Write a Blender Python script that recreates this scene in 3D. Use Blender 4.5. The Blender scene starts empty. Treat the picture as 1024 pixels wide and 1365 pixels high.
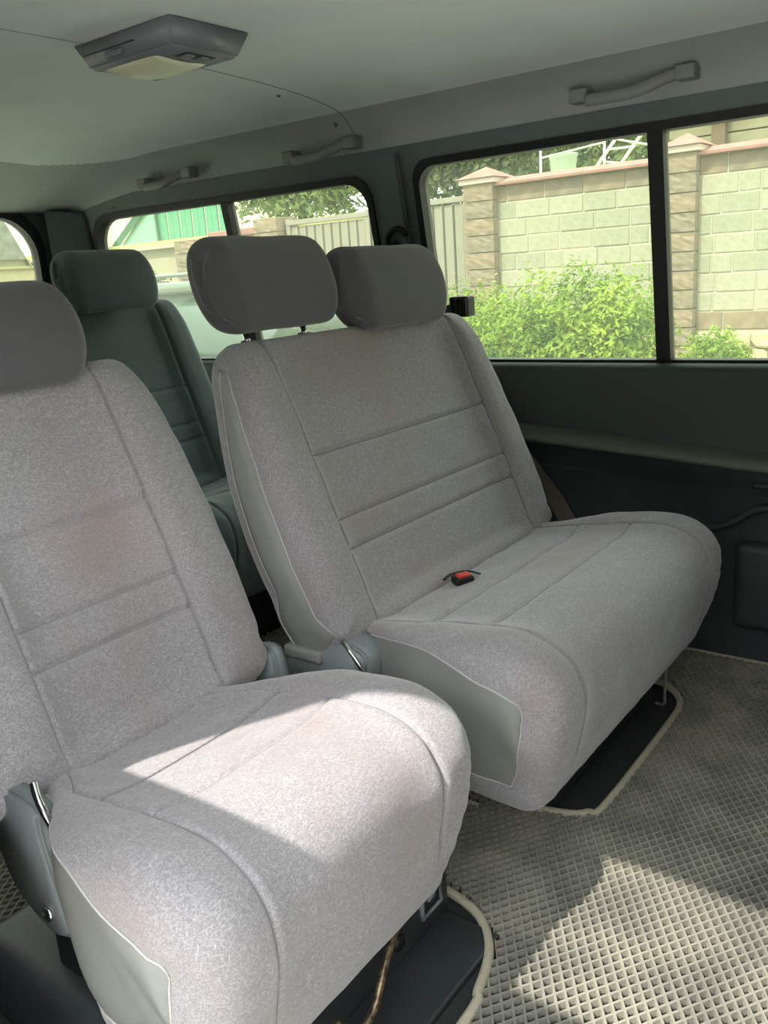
import bpy, bmesh, math, random
from mathutils import Vector, Matrix
random.seed(7)
C = bpy.context.scene.collection
scn = bpy.context.scene
# ---------------------------------------------------------------- camera
CAM = Vector((0, 0, 0.935))
yaw, pit, rol = (math.radians(a) for a in (52.5, 15.4, 4.03))
fw = Vector((math.sin(yaw)*math.cos(pit), math.cos(yaw)*math.cos(pit), -math.sin(pit)))
rt = Vector((math.cos(yaw), -math.sin(yaw), 0)); up = rt.cross(fw)
R_ = rt*math.cos(rol) - up*math.sin(rol); U_ = rt*math.sin(rol) + up*math.cos(rol)
cd = bpy.data.cameras.new('camera'); cam = bpy.data.objects.new('camera', cd); C.objects.link(cam)
cd.sensor_fit = 'HORIZONTAL'; cd.sensor_width = 36; cd.lens = 1162/1024*36; cd.clip_start = .02; cd.clip_end = 200
m = Matrix((R_, U_, -fw)).transposed().to_4x4(); m.translation = CAM; cam.matrix_world = m
scn.camera = cam
# ---------------------------------------------------------------- light
w = bpy.data.worlds.new('sky'); scn.world = w; w.use_nodes = True
nt = w.node_tree; bg = nt.nodes['Background']
tc = nt.nodes.new('ShaderNodeTexCoord'); no = nt.nodes.new('ShaderNodeTexNoise'); cr = nt.nodes.new('ShaderNodeValToRGB')
no.inputs['Scale'].default_value = 2.2; no.inputs['Detail'].default_value = 5
cr.color_ramp.elements[0].position = .35; cr.color_ramp.elements[0].color = (.80, .90, 1, 1)
cr.color_ramp.elements[1].position = .65; cr.color_ramp.elements[1].color = (1, 1, .98, 1)
nt.links.new(tc.outputs['Generated'], no.inputs['Vector']); nt.links.new(no.outputs['Fac'], cr.inputs['Fac'])
nt.links.new(cr.outputs['Color'], bg.inputs['Color']); bg.inputs['Strength'].default_value = 6.0
sd = bpy.data.lights.new('sun', 'SUN'); sun = bpy.data.objects.new('sun', sd); C.objects.link(sun)
sd.energy = 6.6; sd.angle = math.radians(.9); sd.color = (1, .955, .87)
sun.rotation_euler = Vector((1, -.27, -1.30)).to_track_quat('-Z', 'Y').to_euler()
scn.view_settings.view_transform = 'Standard'; scn.view_settings.look = 'None'
scn.view_settings.gamma = 1; scn.view_settings.use_curve_mapping = False
scn.view_settings.exposure = 0.32

# ---------------------------------------------------------------- materials
def lin(c): return tuple(((v/255+.055)/1.055)**2.4 if v > 10 else v/255/12.92 for v in c) + (1,)
def mat(name, col, rough=.6, metal=0, var=.0, scale=20, bump=0, bscale=200, spec=.5, col2=None, detail=4):
    M = bpy.data.materials.new(name); M.use_nodes = True; n = M.node_tree; b = n.nodes['Principled BSDF']
    b.inputs['Roughness'].default_value = rough; b.inputs['Metallic'].default_value = metal
    b.inputs['Specular IOR Level'].default_value = spec
    c = lin(col); b.inputs['Base Color'].default_value = c
    t = n.nodes.new('ShaderNodeTexCoord')
    if var or col2:
        s = n.nodes.new('ShaderNodeTexNoise'); s.inputs['Scale'].default_value = scale; s.inputs['Detail'].default_value = detail
        n.links.new(t.outputs['Object'], s.inputs['Vector'])
        r = n.nodes.new('ShaderNodeValToRGB')
        if col2: a, z = c, lin(col2)
        else:
            a = tuple(v*(1-var) for v in c[:3])+(1,); z = tuple(min(1, v*(1+var)) for v in c[:3])+(1,)
        r.color_ramp.elements[0].color = a; r.color_ramp.elements[1].color = z
        r.color_ramp.elements[0].position = .35; r.color_ramp.elements[1].position = .65
        n.links.new(s.outputs['Fac'], r.inputs['Fac']); n.links.new(r.outputs['Color'], b.inputs['Base Color'])
    if bump:
        s = n.nodes.new('ShaderNodeTexNoise'); s.inputs['Scale'].default_value = bscale; s.inputs['Detail'].default_value = 3
        n.links.new(t.outputs['Object'], s.inputs['Vector'])
        p = n.nodes.new('ShaderNodeBump'); p.inputs['Strength'].default_value = bump; p.inputs['Distance'].default_value = .002
        n.links.new(s.outputs['Fac'], p.inputs['Height']); n.links.new(p.outputs['Normal'], b.inputs['Normal'])
    return M

def fabric(name, base, fib, stain=None, contrast=1.0, fs=1.0):
    """brushed tricot: short pale fibre streaks in many directions over a grey ground"""
    M = bpy.data.materials.new(name); M.use_nodes = True; n = M.node_tree; b = n.nodes['Principled BSDF']
    b.inputs['Roughness'].default_value = .95; b.inputs['Specular IOR Level'].default_value = .15
    b.inputs['Sheen Weight'].default_value = .35; b.inputs['Sheen Roughness'].default_value = .5
    t = n.nodes.new('ShaderNodeTexCoord'); L = n.links
    warp = n.nodes.new('ShaderNodeTexNoise'); warp.inputs['Scale'].default_value = 9; warp.inputs['Detail'].default_value = 2
    L.new(t.outputs['Object'], warp.inputs['Vector'])
    wm = n.nodes.new('ShaderNodeMixRGB'); wm.blend_type = 'ADD'; wm.inputs['Fac'].default_value = .025
    L.new(t.outputs['Object'], wm.inputs[1]); L.new(warp.outputs['Color'], wm.inputs[2])
    acc = None
    for k, rot in enumerate(((0, 0, .35), (0, 0, 1.4), (0, 0, 2.45), (0, .85, 0), (0, 1.9, 0), (0, 2.95, 0))):
        mp = n.nodes.new('ShaderNodeMapping'); mp.vector_type = 'TEXTURE'; mp.inputs['Rotation'].default_value = rot
        mp.inputs['Scale'].default_value = (1/(75*fs), 1/(520*fs), 1/(520*fs)); mp.inputs['Location'].default_value = (k*.37, k*.21, k*.13)
        L.new(wm.outputs[0], mp.inputs['Vector'])
        s = n.nodes.new('ShaderNodeTexNoise'); s.inputs['Scale'].default_value = 1; s.inputs['Detail'].default_value = 1.5
        L.new(mp.outputs['Vector'], s.inputs['Vector'])
        if acc is None: acc = s.outputs['Fac']
        else:
            mx = n.nodes.new('ShaderNodeMath'); mx.operation = 'MAXIMUM'
            L.new(acc, mx.inputs[0]); L.new(s.outputs['Fac'], mx.inputs[1]); acc = mx.outputs[0]
    r = n.nodes.new('ShaderNodeValToRGB')
    r.color_ramp.elements[0].position = .56; r.color_ramp.elements[0].color = lin(base)
    r.color_ramp.elements[1].position = .56+.22/contrast; r.color_ramp.elements[1].color = lin(fib)
    L.new(acc, r.inputs['Fac']); out = r.outputs['Color']
    if stain:
        s = n.nodes.new('ShaderNodeTexNoise'); s.inputs['Scale'].default_value = 5; s.inputs['Detail'].default_value = 3
        L.new(t.outputs['Object'], s.inputs['Vector'])
        q = n.nodes.new('ShaderNodeMapRange'); q.inputs['From Min'].default_value = .5; q.inputs['From Max'].default_value = .72
        q.inputs['To Max'].default_value = .55
        L.new(s.outputs['Fac'], q.inputs['Value'])
        x = n.nodes.new('ShaderNodeMixRGB'); x.blend_type = 'MIX'; x.inputs[2].default_value = lin(stain)
        L.new(q.outputs[0], x.inputs['Fac']); L.new(out, x.inputs[1]); out = x.outputs[0]
    L.new(out, b.inputs['Base Color'])
    p = n.nodes.new('ShaderNodeBump'); p.inputs['Strength'].default_value = .22; p.inputs['Distance'].default_value = .0012
    L.new(acc, p.inputs['Height']); L.new(p.outputs['Normal'], b.inputs['Normal'])
    return M

def glass(name, tint, haze=.05, gloss=1):
    M = bpy.data.materials.new(name); M.use_nodes = True; n = M.node_tree; n.nodes.remove(n.nodes['Principled BSDF'])
    o = n.nodes['Material Output']; L = n.links
    tr = n.nodes.new('ShaderNodeBsdfTransparent'); tr.inputs['Color'].default_value = tint+(1,)
    gl = n.nodes.new('ShaderNodeBsdfGlossy'); gl.inputs['Roughness'].default_value = .02
    df = n.nodes.new('ShaderNodeBsdfTranslucent'); df.inputs['Color'].default_value = (.75, .85, .6, 1)  # pale scattering layer, gives the washed-out haze over the outside view
    fr = n.nodes.new('ShaderNodeFresnel'); fr.inputs['IOR'].default_value = 1.22
    m1 = n.nodes.new('ShaderNodeMixShader'); m2 = n.nodes.new('ShaderNodeMixShader'); m1.inputs['Fac'].default_value = haze
    L.new(tr.outputs[0], m1.inputs[1]); L.new(df.outputs[0], m1.inputs[2])
    L.new(fr.outputs[0], m2.inputs['Fac']); L.new(m1.outputs[0], m2.inputs[1]); L.new(gl.outputs[0], m2.inputs[2])
    L.new(m2.outputs[0], o.inputs['Surface'])
    return M

M_fab = fabric('seat_fabric', (132, 128, 131), (170, 165, 166), stain=(140, 124, 120))
M_fabh = fabric('headrest_fabric', (88, 86, 90), (100, 98, 101), fs=2.2)
M_rear_shade = fabric('rear_fabric_shade', (90, 101, 103), (102, 113, 114), fs=2)  # seat fabric darkened and greened for the dim light at the back
M_side = mat('side_cloth', (132, 133, 129), .7, var=.05, scale=8, bump=.3, bscale=600)
M_pipe = mat('piping', (178, 174, 172), .8)
M_head_shade = mat('headliner_shade', (166, 173, 171), .95, var=.03, scale=6, bump=.25, bscale=700)  # darker copy of the headliner, shade of the cove put into the colour
M_head = mat('headliner', (212, 220, 220), .95, var=.03, scale=6, bump=.25, bscale=700)
M_trim = mat('grey_trim', (100, 108, 108), .62, var=.05, scale=30, bump=.15, bscale=900)
M_trim2 = mat('lower_trim', (50, 56, 58), .55, var=.06, scale=20, bump=.2, bscale=900)
M_ledge = mat('armrest_trim', (88, 95, 84), .5, bump=.2, bscale=900)
M_black = mat('black_rubber', (20, 22, 23), .55)
M_base = mat('dark_plastic', (48, 52, 53), .42, var=.12, scale=12, bump=.1, bscale=400)
M_carpet = mat('dark_carpet', (38, 40, 40), .95, var=.2, scale=300, bump=.5, bscale=900)
M_rec = mat('recliner_plastic', (116, 122, 124), .42, bump=.15, bscale=900)
M_chrome = mat('chrome', (205, 205, 205), .18, 1)
M_wire = mat('worn_steel', (150, 130, 100), .45, .8, var=.4, scale=120, col2=(70, 60, 50))
M_handle = mat('handle_plastic', (136, 138, 134), .5)
M_lamp = mat('lamp_housing', (112, 117, 126), .45)
M_lens = mat('lamp_lens', (225, 226, 196), .3)
M_red = mat('red_button', (205, 52, 44), .4)
M_belt = mat('belt_webbing', (96, 84, 78), .8, bump=.5, bscale=900)
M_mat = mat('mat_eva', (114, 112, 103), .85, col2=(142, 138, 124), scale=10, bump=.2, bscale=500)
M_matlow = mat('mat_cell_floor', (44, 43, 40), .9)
M_bind = mat('mat_binding', (176, 168, 146), .85, bump=.6, bscale=700)
M_glass = glass('window_glass', (.44, .475, .395), .04)
M_bodyp = mat('van_body', (150, 155, 150), .4)

# ---------------------------------------------------------------- mesh helpers
def link(name, bm, m, parent=None, smooth=True, kind=None):
    me = bpy.data.meshes.new(name); bm.to_mesh(me); bm.free()
    for p in me.polygons: p.use_smooth = smooth
    if m is not None:
        for x in (m if isinstance(m, (list, tuple)) else [m]): me.materials.append(x)
    o = bpy.data.objects.new(name, me); C.objects.link(o)
    if parent is not None: o.parent = parent
    if kind: o['kind'] = kind
    return o
def empty(name, loc=(0, 0, 0)):
    o = bpy.data.objects.new(name, None); o.empty_display_size = .05; C.objects.link(o); o.location = loc; return o
def tag(o, label, cat, group=None):
    o['label'] = label; o['category'] = cat
    if group: o['group'] = group
    return o
def child(o, root):
    """parent o keeping world coordinates (roots are only translated)"""
    o.parent = root; o.matrix_parent_inverse = Matrix.Translation(-Vector(root.location)); return o
def box(bm, lo, hi, bev=0):
    r = bmesh.ops.create_cube(bm, size=1); vs = r['verts']
    s = [hi[i]-lo[i] for i in range(3)]; c = [(hi[i]+lo[i])/2 for i in range(3)]
    for v in vs: v.co = Vector([v.co[i]*s[i]+c[i] for i in range(3)])
    if bev:
        es = list({e for v in vs for e in v.link_edges})
        bmesh.ops.bevel(bm, geom=es, offset=bev, segments=3, affect='EDGES', profile=.6)
    return bm
def tube(bm, pts, r, seg=8, flat=1.0, closed=False, nrm=None):
    """sweep an ellipse (r along 'nrm' side * flat) along pts"""
    pts = [Vector(p) for p in pts]; n = len(pts); rings = []
    ref = Vector(nrm) if nrm else Vector((0.13, .21, 1)).normalized()
    rr = r if isinstance(r, (list, tuple)) else [r]*n
    for i, p in enumerate(pts):
        a = pts[(i-1) % n] if (closed or i) else p; b = pts[(i+1) % n] if (closed or i < n-1) else p
        t = (b-a).normalized(); s = t.cross(ref)
        if s.length < 1e-4: s = t.cross(Vector((1, 0, 0)))
        s.normalize(); q = s.cross(t).normalized()
        rings.append([bm.verts.new(p + s*math.cos(2*math.pi*k/seg)*rr[i] + q*math.sin(2*math.pi*k/seg)*rr[i]*flat) for k in range(seg)])
    for i in range(n if closed else n-1):
        A, B = rings[i], rings[(i+1) % n]
        for k in range(seg): bm.faces.new((A[k], A[(k+1) % seg], B[(k+1) % seg], B[k]))
    if not closed:
        bm.faces.new(list(reversed(rings[0]))); bm.faces.new(rings[-1])
    return bm
def catmull(P, per=8, closed=False):
    n = len(P); out = []; P = [Vector(p) for p in P]
    for i in range(n if closed else n-1):
        g = lambda k: P[k % n] if closed else P[max(0, min(n-1, k))]
        a, b, c, d = g(i-1), g(i), g(i+1), g(i+2)
        for j in range(per):
            t = j/per
            out.append(.5*((2*b)+(c-a)*t+(2*a-5*b+4*c-d)*t*t+(3*b-a-3*c+d)*t**3))
    if not closed: out.append(P[-1])
    return out
def resample(P, step, closed=True):
    P = list(P)+([P[0]] if closed else []); L = [0]
    for a, b in zip(P, P[1:]): L.append(L[-1]+(b-a).length)
    n = max(3, int(L[-1]/step)); out = []; j = 0
    for k in range(n if closed else n+1):
        s = L[-1]*k/n
        while j < len(L)-2 and L[j+1] < s: j += 1
        t = (s-L[j])/max(1e-9, L[j+1]-L[j]); out.append(P[j].lerp(P[j+1], t))
    return out
def rrect(y0, y1, z0, z1, r, n=8):
    if not isinstance(r, (list, tuple)): r = [r]*4
    pts = []
    for (cy, cz, a0, q) in ((y1, z1, 0, r[0]), (y0, z1, 90, r[1]), (y0, z0, 180, r[2]), (y1, z0, 270, r[3])):
        sy = cy-q if cy == y1 else cy+q; sz = cz-q if cz == z1 else cz+q
        for k in range(n+1):
            a = math.radians(a0+90*k/n); pts.append((sy+q*math.cos(a), sz+q*math.sin(a)))
    return pts
def holed(name, outer, holes, fn, th, m, parent=None, kind=None):
    """flat sheet with holes; fn maps (a,b,depth) to 3D; th = thickness along depth"""
    bm = bmesh.new(); loops = []
    for lp in [outer]+holes:
        vs = [bm.verts.new((a, b, 0)) for a, b in lp]; loops.append(len(vs))
        for i in range(len(vs)): bm.edges.new((vs[i], vs[(i+1) % len(vs)]))
    bmesh.ops.triangle_fill(bm, use_beauty=True, use_dissolve=False, edges=bm.edges[:])
    r = bmesh.ops.extrude_face_region(bm, geom=bm.faces[:])
    for v in [g for g in r['geom'] if isinstance(g, bmesh.types.BMVert)]: v.co.z = th
    for v in bm.verts: v.co = Vector(fn(v.co.x, v.co.y, v.co.z))
    bmesh.ops.recalc_face_normals(bm, faces=bm.faces[:])
    return link(name, bm, m, parent, smooth=False, kind=kind)

# ================================================================= SETTING
# interior headliner: cross-section in X swept along Y, drooping towards the tailgate
XC = 1.105
prof = [(0, 1.353), (.2, 1.352), (.4, 1.347), (.55, 1.338), (.65, 1.325), (.72, 1.310), (.765, 1.294), (.795, 1.275), (.815, 1.25), (.825, 1.222), (.829, 1.19)]
pp = [Vector((a, b, 0)) for a, b in prof]; pp = catmull(pp, 18)
sec = [(-p.x, p.y) for p in reversed(pp)][:-1] + [(p.x, p.y) for p in pp]
def roofz(z, y):
    t = max(0, (y-2.05)/.78)
    t2 = 0
    return z - (z-1.19)*min(1, t**2.2) - min(.1, .05*t2*t2)
bm = bmesh.new(); rows = []
ys = [-1.6+.05*i for i in range(74)] + [2.1+.0125*i for i in range(57)]
for y in ys:
    rows.append([bm.verts.new((XC+x, y, roofz(z, y))) for x, z in sec])
for a, b in zip(rows, rows[1:]):
    for i in range(len(a)-1):
        f = bm.faces.new((a[i], b[i], b[i+1], a[i+1]))
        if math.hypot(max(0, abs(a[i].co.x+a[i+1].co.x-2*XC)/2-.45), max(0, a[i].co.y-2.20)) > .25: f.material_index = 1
head = link('ceiling', bm, [M_head, M_head_shade], kind='structure')
sm = head.modifiers.new('s', 'SOLIDIFY'); sm.thickness = .03; sm.offset = -1
# crosswise seam strip of the headliner
bm = bmesh.new()
pts = [(XC+x, 1.40+.05*max(0, x)+.04*max(0, x-.70)*8, roofz(z, 1.42)-.0002) for x, z in sec if -.7 < x < .80]
tube(bm, pts, .0012, 6)
child(link('trim_1', bm, mat('seam_grey', (150, 156, 152), .9), kind='structure'), head)
head_clip = bmesh.new()
for x, y in ((1.63, 1.47), (1.83, 1.47), (1.895, 2.47)):
    z = min(roofz(z_, y) for x_, z_ in sec if abs(XC+x_-x) < .05)
    bmesh.ops.create_uvsphere(head_clip, u_segments=10, v_segments=6, radius=.005, matrix=Matrix.Translation((x, y, z+.004)))
child(link('headliner_clip', head_clip, M_trim), head)

XW = lambda z: 1.93+(1.19-z)*.16            # tumblehome of the right side
def mk_side(sign, holes, y0, y1, name, z0=.672):
    if sign > 0: fn = lambda a, b, d: (XW(b)+d, a, b)
    else: fn = lambda a, b, d: (2*XC-XW(b)-d, a, b)
    return holed(name, [(y0, z0), (y1, z0), (y1, 1.235), (y0, 1.235)], holes, fn, .05, M_trim, kind='structure')
h1 = rrect(-.25, 1.318, .690, 1.196, .05); h2 = rrect(1.452, 2.665, .690, 1.182, [.10, .07, .05, .05])
wr = mk_side(1, [h1, h2], -1.6, 2.83, 'wall_right')
wl = holed('wall_left', [(.55, .70), (2.83, .70), (2.83, 1.235), (-1.6, 1.235), (-1.6, 1.192), (.66, 1.192), (.74, 1.183), (.82, 1.145), (.87, 1.09), (.91, 1.02), (.94, .95), (.958, .88), (.965, .80), (.53, .80)],
           [rrect(1.452, 2.60, .70+.02, 1.182, .05)], lambda a, b, d: (2*XC-XW(b)-d, a, b), .05, M_trim, kind='structure')
bm = bmesh.new()
lo = [(.55, .70), (.62, .55), (.69, .37), (.72, .0), (2.83, .0), (2.83, .70)]
vs = [bm.verts.new((2*XC-2.01, a, b)) for a, b in lo]; f = bm.faces.new(vs)
r = bmesh.ops.extrude_face_region(bm, geom=[f])
for v in [g for g in r['geom'] if isinstance(g, bmesh.types.BMVert)]: v.co.x -= .05
child(link('lower_panel', bm, M_trim2, smooth=False), wl)

def window(name, hole_args, divs, sign=1, fn=None, gl=M_glass, rim=.018):
    if fn is None:
        fn = (lambda a, b, d: (XW(b)+d, a, b)) if sign > 0 else (lambda a, b, d: (2*XC-XW(b)-d, a, b))
    y0, y1, z0, z1, rr = hole_args
    loop = rrect(y0, y1, z0, z1, rr, 8)
    bm = bmesh.new()
    inner = rrect(y0+rim, y1-rim, z0+rim*.3, z1-rim, [max(.02, (q if not isinstance(rr, list) else q)) for q in (rr if isinstance(rr, list) else [rr]*4)], 8)
    A = [bm.verts.new(fn(a, b, -.006)) for a, b in loop]; B = [bm.verts.new(fn(a, b, -.006)) for a, b in inner]
    A2 = [bm.verts.new(fn(a, b, .035)) for a, b in loop]; B2 = [bm.verts.new(fn(a, b, .035)) for a, b in inner]
    n = len(A)
    for i in range(n):
        j = (i+1) % n
        bm.faces.new((A[i], A[j], B[j], B[i])); bm.faces.new((B[i], B[j], B2[j], B2[i]))
        bm.faces.new((A2[j], A2[i], B2[i], B2[j])); bm.faces.new((A[j], A[i], A2[i], A2[j]))
    bmesh.ops.recalc_face_normals(bm, faces=bm.faces[:])
    root = link(name, bm, M_black, smooth=False, kind='structure')
    bm = bmesh.new(); vs = [bm.verts.new(fn(a, b, .022)) for a, b in inner]; bm.faces.new(vs)
    link('pane', bm, gl, root, smooth=False)
    for d, wd in divs:
        bm = bmesh.new(); q = [Vector(fn(a, b, dd)) for dd in (.0, .032) for a, b in ((d-wd, z0), (d+wd, z0), (d+wd, z1), (d-wd, z1))]
        v = [bm.verts.new(p) for p in q]
        for idx in ((0, 1, 2, 3), (7, 6, 5, 4), (0, 4, 5, 1), (1, 5, 6, 2), (2, 6, 7, 3), (3, 7, 4, 0)): bm.faces.new([v[i] for i in idx])
        bmesh.ops.recalc_face_normals(bm, faces=bm.faces[:])
        link('divider_bar', bm, M_black, root, smooth=False)
        bm = bmesh.new()
        tube(bm, [fn(d+wd+.004, z0+.01, .026), fn(d+wd+.004, z1-.01, .026)], .0035, 6)
        link('sealing_strip', bm, M_trim, root)
    return root
holed('front_blocker', [(.20, .0), (2.03, .0), (2.03, 1.25), (1.8, 1.37), (.4, 1.37), (.20, 1.25)], [], lambda a, b, d: (a, -1.25-d, b), .05, M_trim, kind='structure')  # added unseen solid panel, closes the windscreen to keep light off the bench
holed('wall_left', [(-1.6, 0), (-.25, 0), (-.25, 1.235), (-1.6, 1.235)], [], lambda a, b, d: (2*XC-XW(b)-d, a, b), .05, M_trim, kind='structure')  # unseen front part, added windowless to narrow the light from the door side
window('window_1', (-.25, 1.318, .690, 1.196, .05), [(.700, .0165)])
window('window_4', (1.452, 2.60, .72, 1.182, .05), [(2.005, .014)], sign=-1, gl=glass('dark_tinted_glass', (.16, .17, .16), .03))
window('window_2', (1.452, 2.665, .690, 1.182, [.10, .07, .05, .05]), [(2.005, .014)])

# rear end: tailgate panel with its window
YR = 2.80
fnr = lambda a, b, d: (a, YR+d, b)
rout = [(.20, .0), (2.03, .0), (2.03, 1.25), (.20, 1.25)]
holed('wall_back', rout, [rrect(.38, 1.832, .72, 1.218, .13)], fnr, .04, M_trim, kind='structure')
window('window_3', (.38, 1.832, .72, 1.218, .13), [], fn=fnr, rim=.028)
# D-pillar trim: canted panel with a raised inner panel
def slab(name, quad, th, m, parent=None, kind=None, bev=.008):
    q = [Vector(p) for p in quad]; n = (q[1]-q[0]).cross(q[2]-q[0]).normalized()
    bm = bmesh.new(); a = [bm.verts.new(p) for p in q]; b = [bm.verts.new(p+n*th) for p in q]; k = len(q)
    bm.faces.new(list(reversed(a))); bm.faces.new(b)
    for i in range(k): bm.faces.new((a[i], a[(i+1) % k], b[(i+1) % k], b[i]))
    bmesh.ops.recalc_face_normals(bm, faces=bm.faces[:])
    if bev: bmesh.ops.bevel(bm, geom=bm.edges[:], offset=bev, segments=2, affect='EDGES')
    return link(name, bm, m, parent, smooth=False, kind=kind)
dp = slab('trim_2', [(1.85, 2.775, .70), (1.975, 2.685, .70), (1.938, 2.685, 1.195), (1.84, 2.775, 1.212)], .02, M_trim, kind='structure')
slab('raised_panel', [(1.872, 2.745, .72), (1.953, 2.69, .72), (1.920, 2.69, 1.165), (1.862, 2.745, 1.17)], .012, M_trim, dp, bev=.006)
# B-pillar trim with its seam and headliner joint
bp = slab('trim_3', [(1.998, 1.337, .69), (1.998, 1.434, .69), (1.923, 1.428, 1.222), (1.923, 1.348, 1.222)], -.016, M_trim, kind='structure', bev=.007)

# belt-line trim, armrest ledge, lower side panel: a profile swept along Y
def sweep_y(name, pr, ys, shift, m, kind=None, parent=None, sign=1):
    bm = bmesh.new(); rows = []
    for y in ys:
        dz = shift(y); rows.append([bm.verts.new((x if sign > 0 else 2*XC-x, y, z+dz)) for x, z in pr])
    for a, b in zip(rows, rows[1:]):
        for i in range(len(a)-1): bm.faces.new((a[i], a[i+1], b[i+1], b[i]))
    bmesh.ops.recalc_face_normals(bm, faces=bm.faces[:])
    return link(name, bm, m, parent, kind=kind)
ys = [-1.5+.1*i for i in range(44)]
flat0 = lambda y: 0
up_p = [(2.03, .6895), (2.01, .690), (1.985, .688), (1.972, .681), (1.965, .668), (1.961, .64), (1.958, .60), (1.955, .565), (1.956, .50), (1.957, .43)]
belt = sweep_y('trim_4', up_p, ys, flat0, mat('belt_trim', (58, 66, 64), .6, bump=.2, bscale=900), 'structure')
shl = lambda y: .040*(max(.38, min(y, 1.6))-1)/.55*.9
led = [(1.965, .540), (1.950, .537), (1.925, .531), (1.912, .524), (1.906, .515), (1.907, .507), (1.918, .5015), (1.95, .4985)]
sweep_y('trim_5', led, ys, shl, M_ledge, 'structure')
low = [(1.93, .500), (1.932, .494), (1.935, .485), (1.95, .46), (1.962, .43), (1.966, .30), (1.967, .12), (1.972, .0), (1.972, -.02)]
lw = sweep_y('trim_6', low, ys, shl, M_trim2, 'structure')
# moulded pocket with its lip at the front of the lower side panel, and the pull cup
bm = bmesh.new()
tube(bm, catmull([(1.958, .62, .31), (1.955, .56, .322), (1.950, .51, .345), (1.948, .47, .375), (1.948, .40, .385), (1.95, .2, .385)], 6), .008, 8)
child(link('pocket_lip', bm, M_trim2), lw)
bm = bmesh.new(); box(bm, (1.925, .10, .10), (1.972, .505, .30), .02)
child(link('door_pocket', bm, M_trim2), lw)
bm = bmesh.new(); box(bm, (1.940, .37, .425), (1.962, .475, .437), .004)
child(link('pull_cup', bm, M_base), lw)

# floor pan and mat --------------------------------------------------
bm = bmesh.new(); box(bm, (.20, -1.6, -.06), (2.03, 2.83, 0)); link('floor', bm, M_carpet, smooth=False, kind='structure')
# step well below the seat nearest the camera
from math import floor as _f
Acut = [(.18, .50), (.72, .50), (.80, .512), (.868, .535), (.915, .575), (.935, .62), (.945, .70), (.95, .95), (.93, 1.06), (.86, 1.13), (.70, 1.155), (.54, 1.170), (.18, 1.20)]
Bcut = [(1.215, .575), (1.235, .548), (1.27, .532), (1.60, .532), (1.68, .538), (1.715, .552), (1.745, .58), (1.765, .63), (1.77, .95), (1.72, 1.02), (1.30, 1.02), (1.215, .95), (1.195, .74), (1.20, .64)]
def inside(x, y, P):
    c = False; n = len(P)
    for i in range(n):
        x1, y1 = P[i]; x2, y2 = P[(i+1) % n]
        if (y1 > y) != (y2 > y) and x < (x2-x1)*(y-y1)/(y2-y1)+x1: c = not c
    return c
ZT = .011
bm = bmesh.new()
cx, cy = .0125, .0085
vid = {}
def V(x, y, z):
    k = (round(x, 4), round(y, 4), round(z, 4))
    v = vid.get(k)
    if v is None: v = vid[k] = bm.verts.new((x, y, z))
    return v
X0, X1, Y0, Y1 = .22, 1.968, -.18, 1.62
ncell = 0
for j in range(int((Y1-Y0)/cy)):
    for i in range(int((X1-X0)/cx)):
        if (i+j) % 2: continue
        x = X0+i*cx; y = Y0+j*cy
        if any(inside(x+a, y+b, Q_) for Q_ in (Acut, Bcut) for a, b in ((0, 0), (.009, 0), (-.009, 0), (0, .006), (0, -.006))): continue
        if y > 1.05 and .95 < x < 1.0: pass
        if abs(x-1.155) < .008 and .72 < y: continue
        O = [(x-cx, y), (x, y-cy), (x+cx, y), (x, y+cy)]
        k = .76; I = [(x-cx*k, y), (x, y-cy*k), (x+cx*k, y), (x, y+cy*k)]; k2 = .62
        D = [(x-cx*k2, y), (x, y-cy*k2), (x+cx*k2, y), (x, y+cy*k2)]
        o = [V(a, b, ZT) for a, b in O]; ii = [V(a, b, ZT) for a, b in I]; dd = [V(a, b, ZT-.009) for a, b in D]
        for q in range(4):
            r_ = (q+1) % 4
            bm.faces.new((o[q], o[r_], ii[r_], ii[q]))
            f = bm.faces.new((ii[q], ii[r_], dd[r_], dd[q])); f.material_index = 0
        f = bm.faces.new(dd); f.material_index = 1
        ncell += 1
fm = empty('floor_mat', (1.1, .4, 0)); tag(fm, 'beige ribbed rubber floor mat with diamond cells, covering the van floor around the seats', 'floor mat')
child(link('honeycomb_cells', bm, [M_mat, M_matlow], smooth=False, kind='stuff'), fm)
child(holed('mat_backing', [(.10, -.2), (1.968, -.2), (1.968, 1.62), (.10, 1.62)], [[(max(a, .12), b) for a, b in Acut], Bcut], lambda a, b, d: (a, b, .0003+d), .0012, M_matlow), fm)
def bind(P, closed, z=ZT-.003, r=.0075):
    bm = bmesh.new(); pts = catmull([(a, b, z) for a, b in P], 5, closed)
    tube(bm, pts, r, 8, closed=closed); return child(link('edge_binding', bm, M_bind), fm)
bind([(.2, .497)]+Acut[1:6]+[(.935, .62), (.945, .70), (.952, .95), (.93, 1.06), (.86, 1.13), (.70, 1.158), (.54, 1.172), (.2, 1.20)], False, r=.0075)
bind(Bcut, True)
bind([(1.96, -.18), (1.963, .5), (1.963, 1.6)], False, r=.004)
bind([(1.155, .72), (1.155, 1.2), (1.155, 1.6)], False, r=.005)

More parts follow.
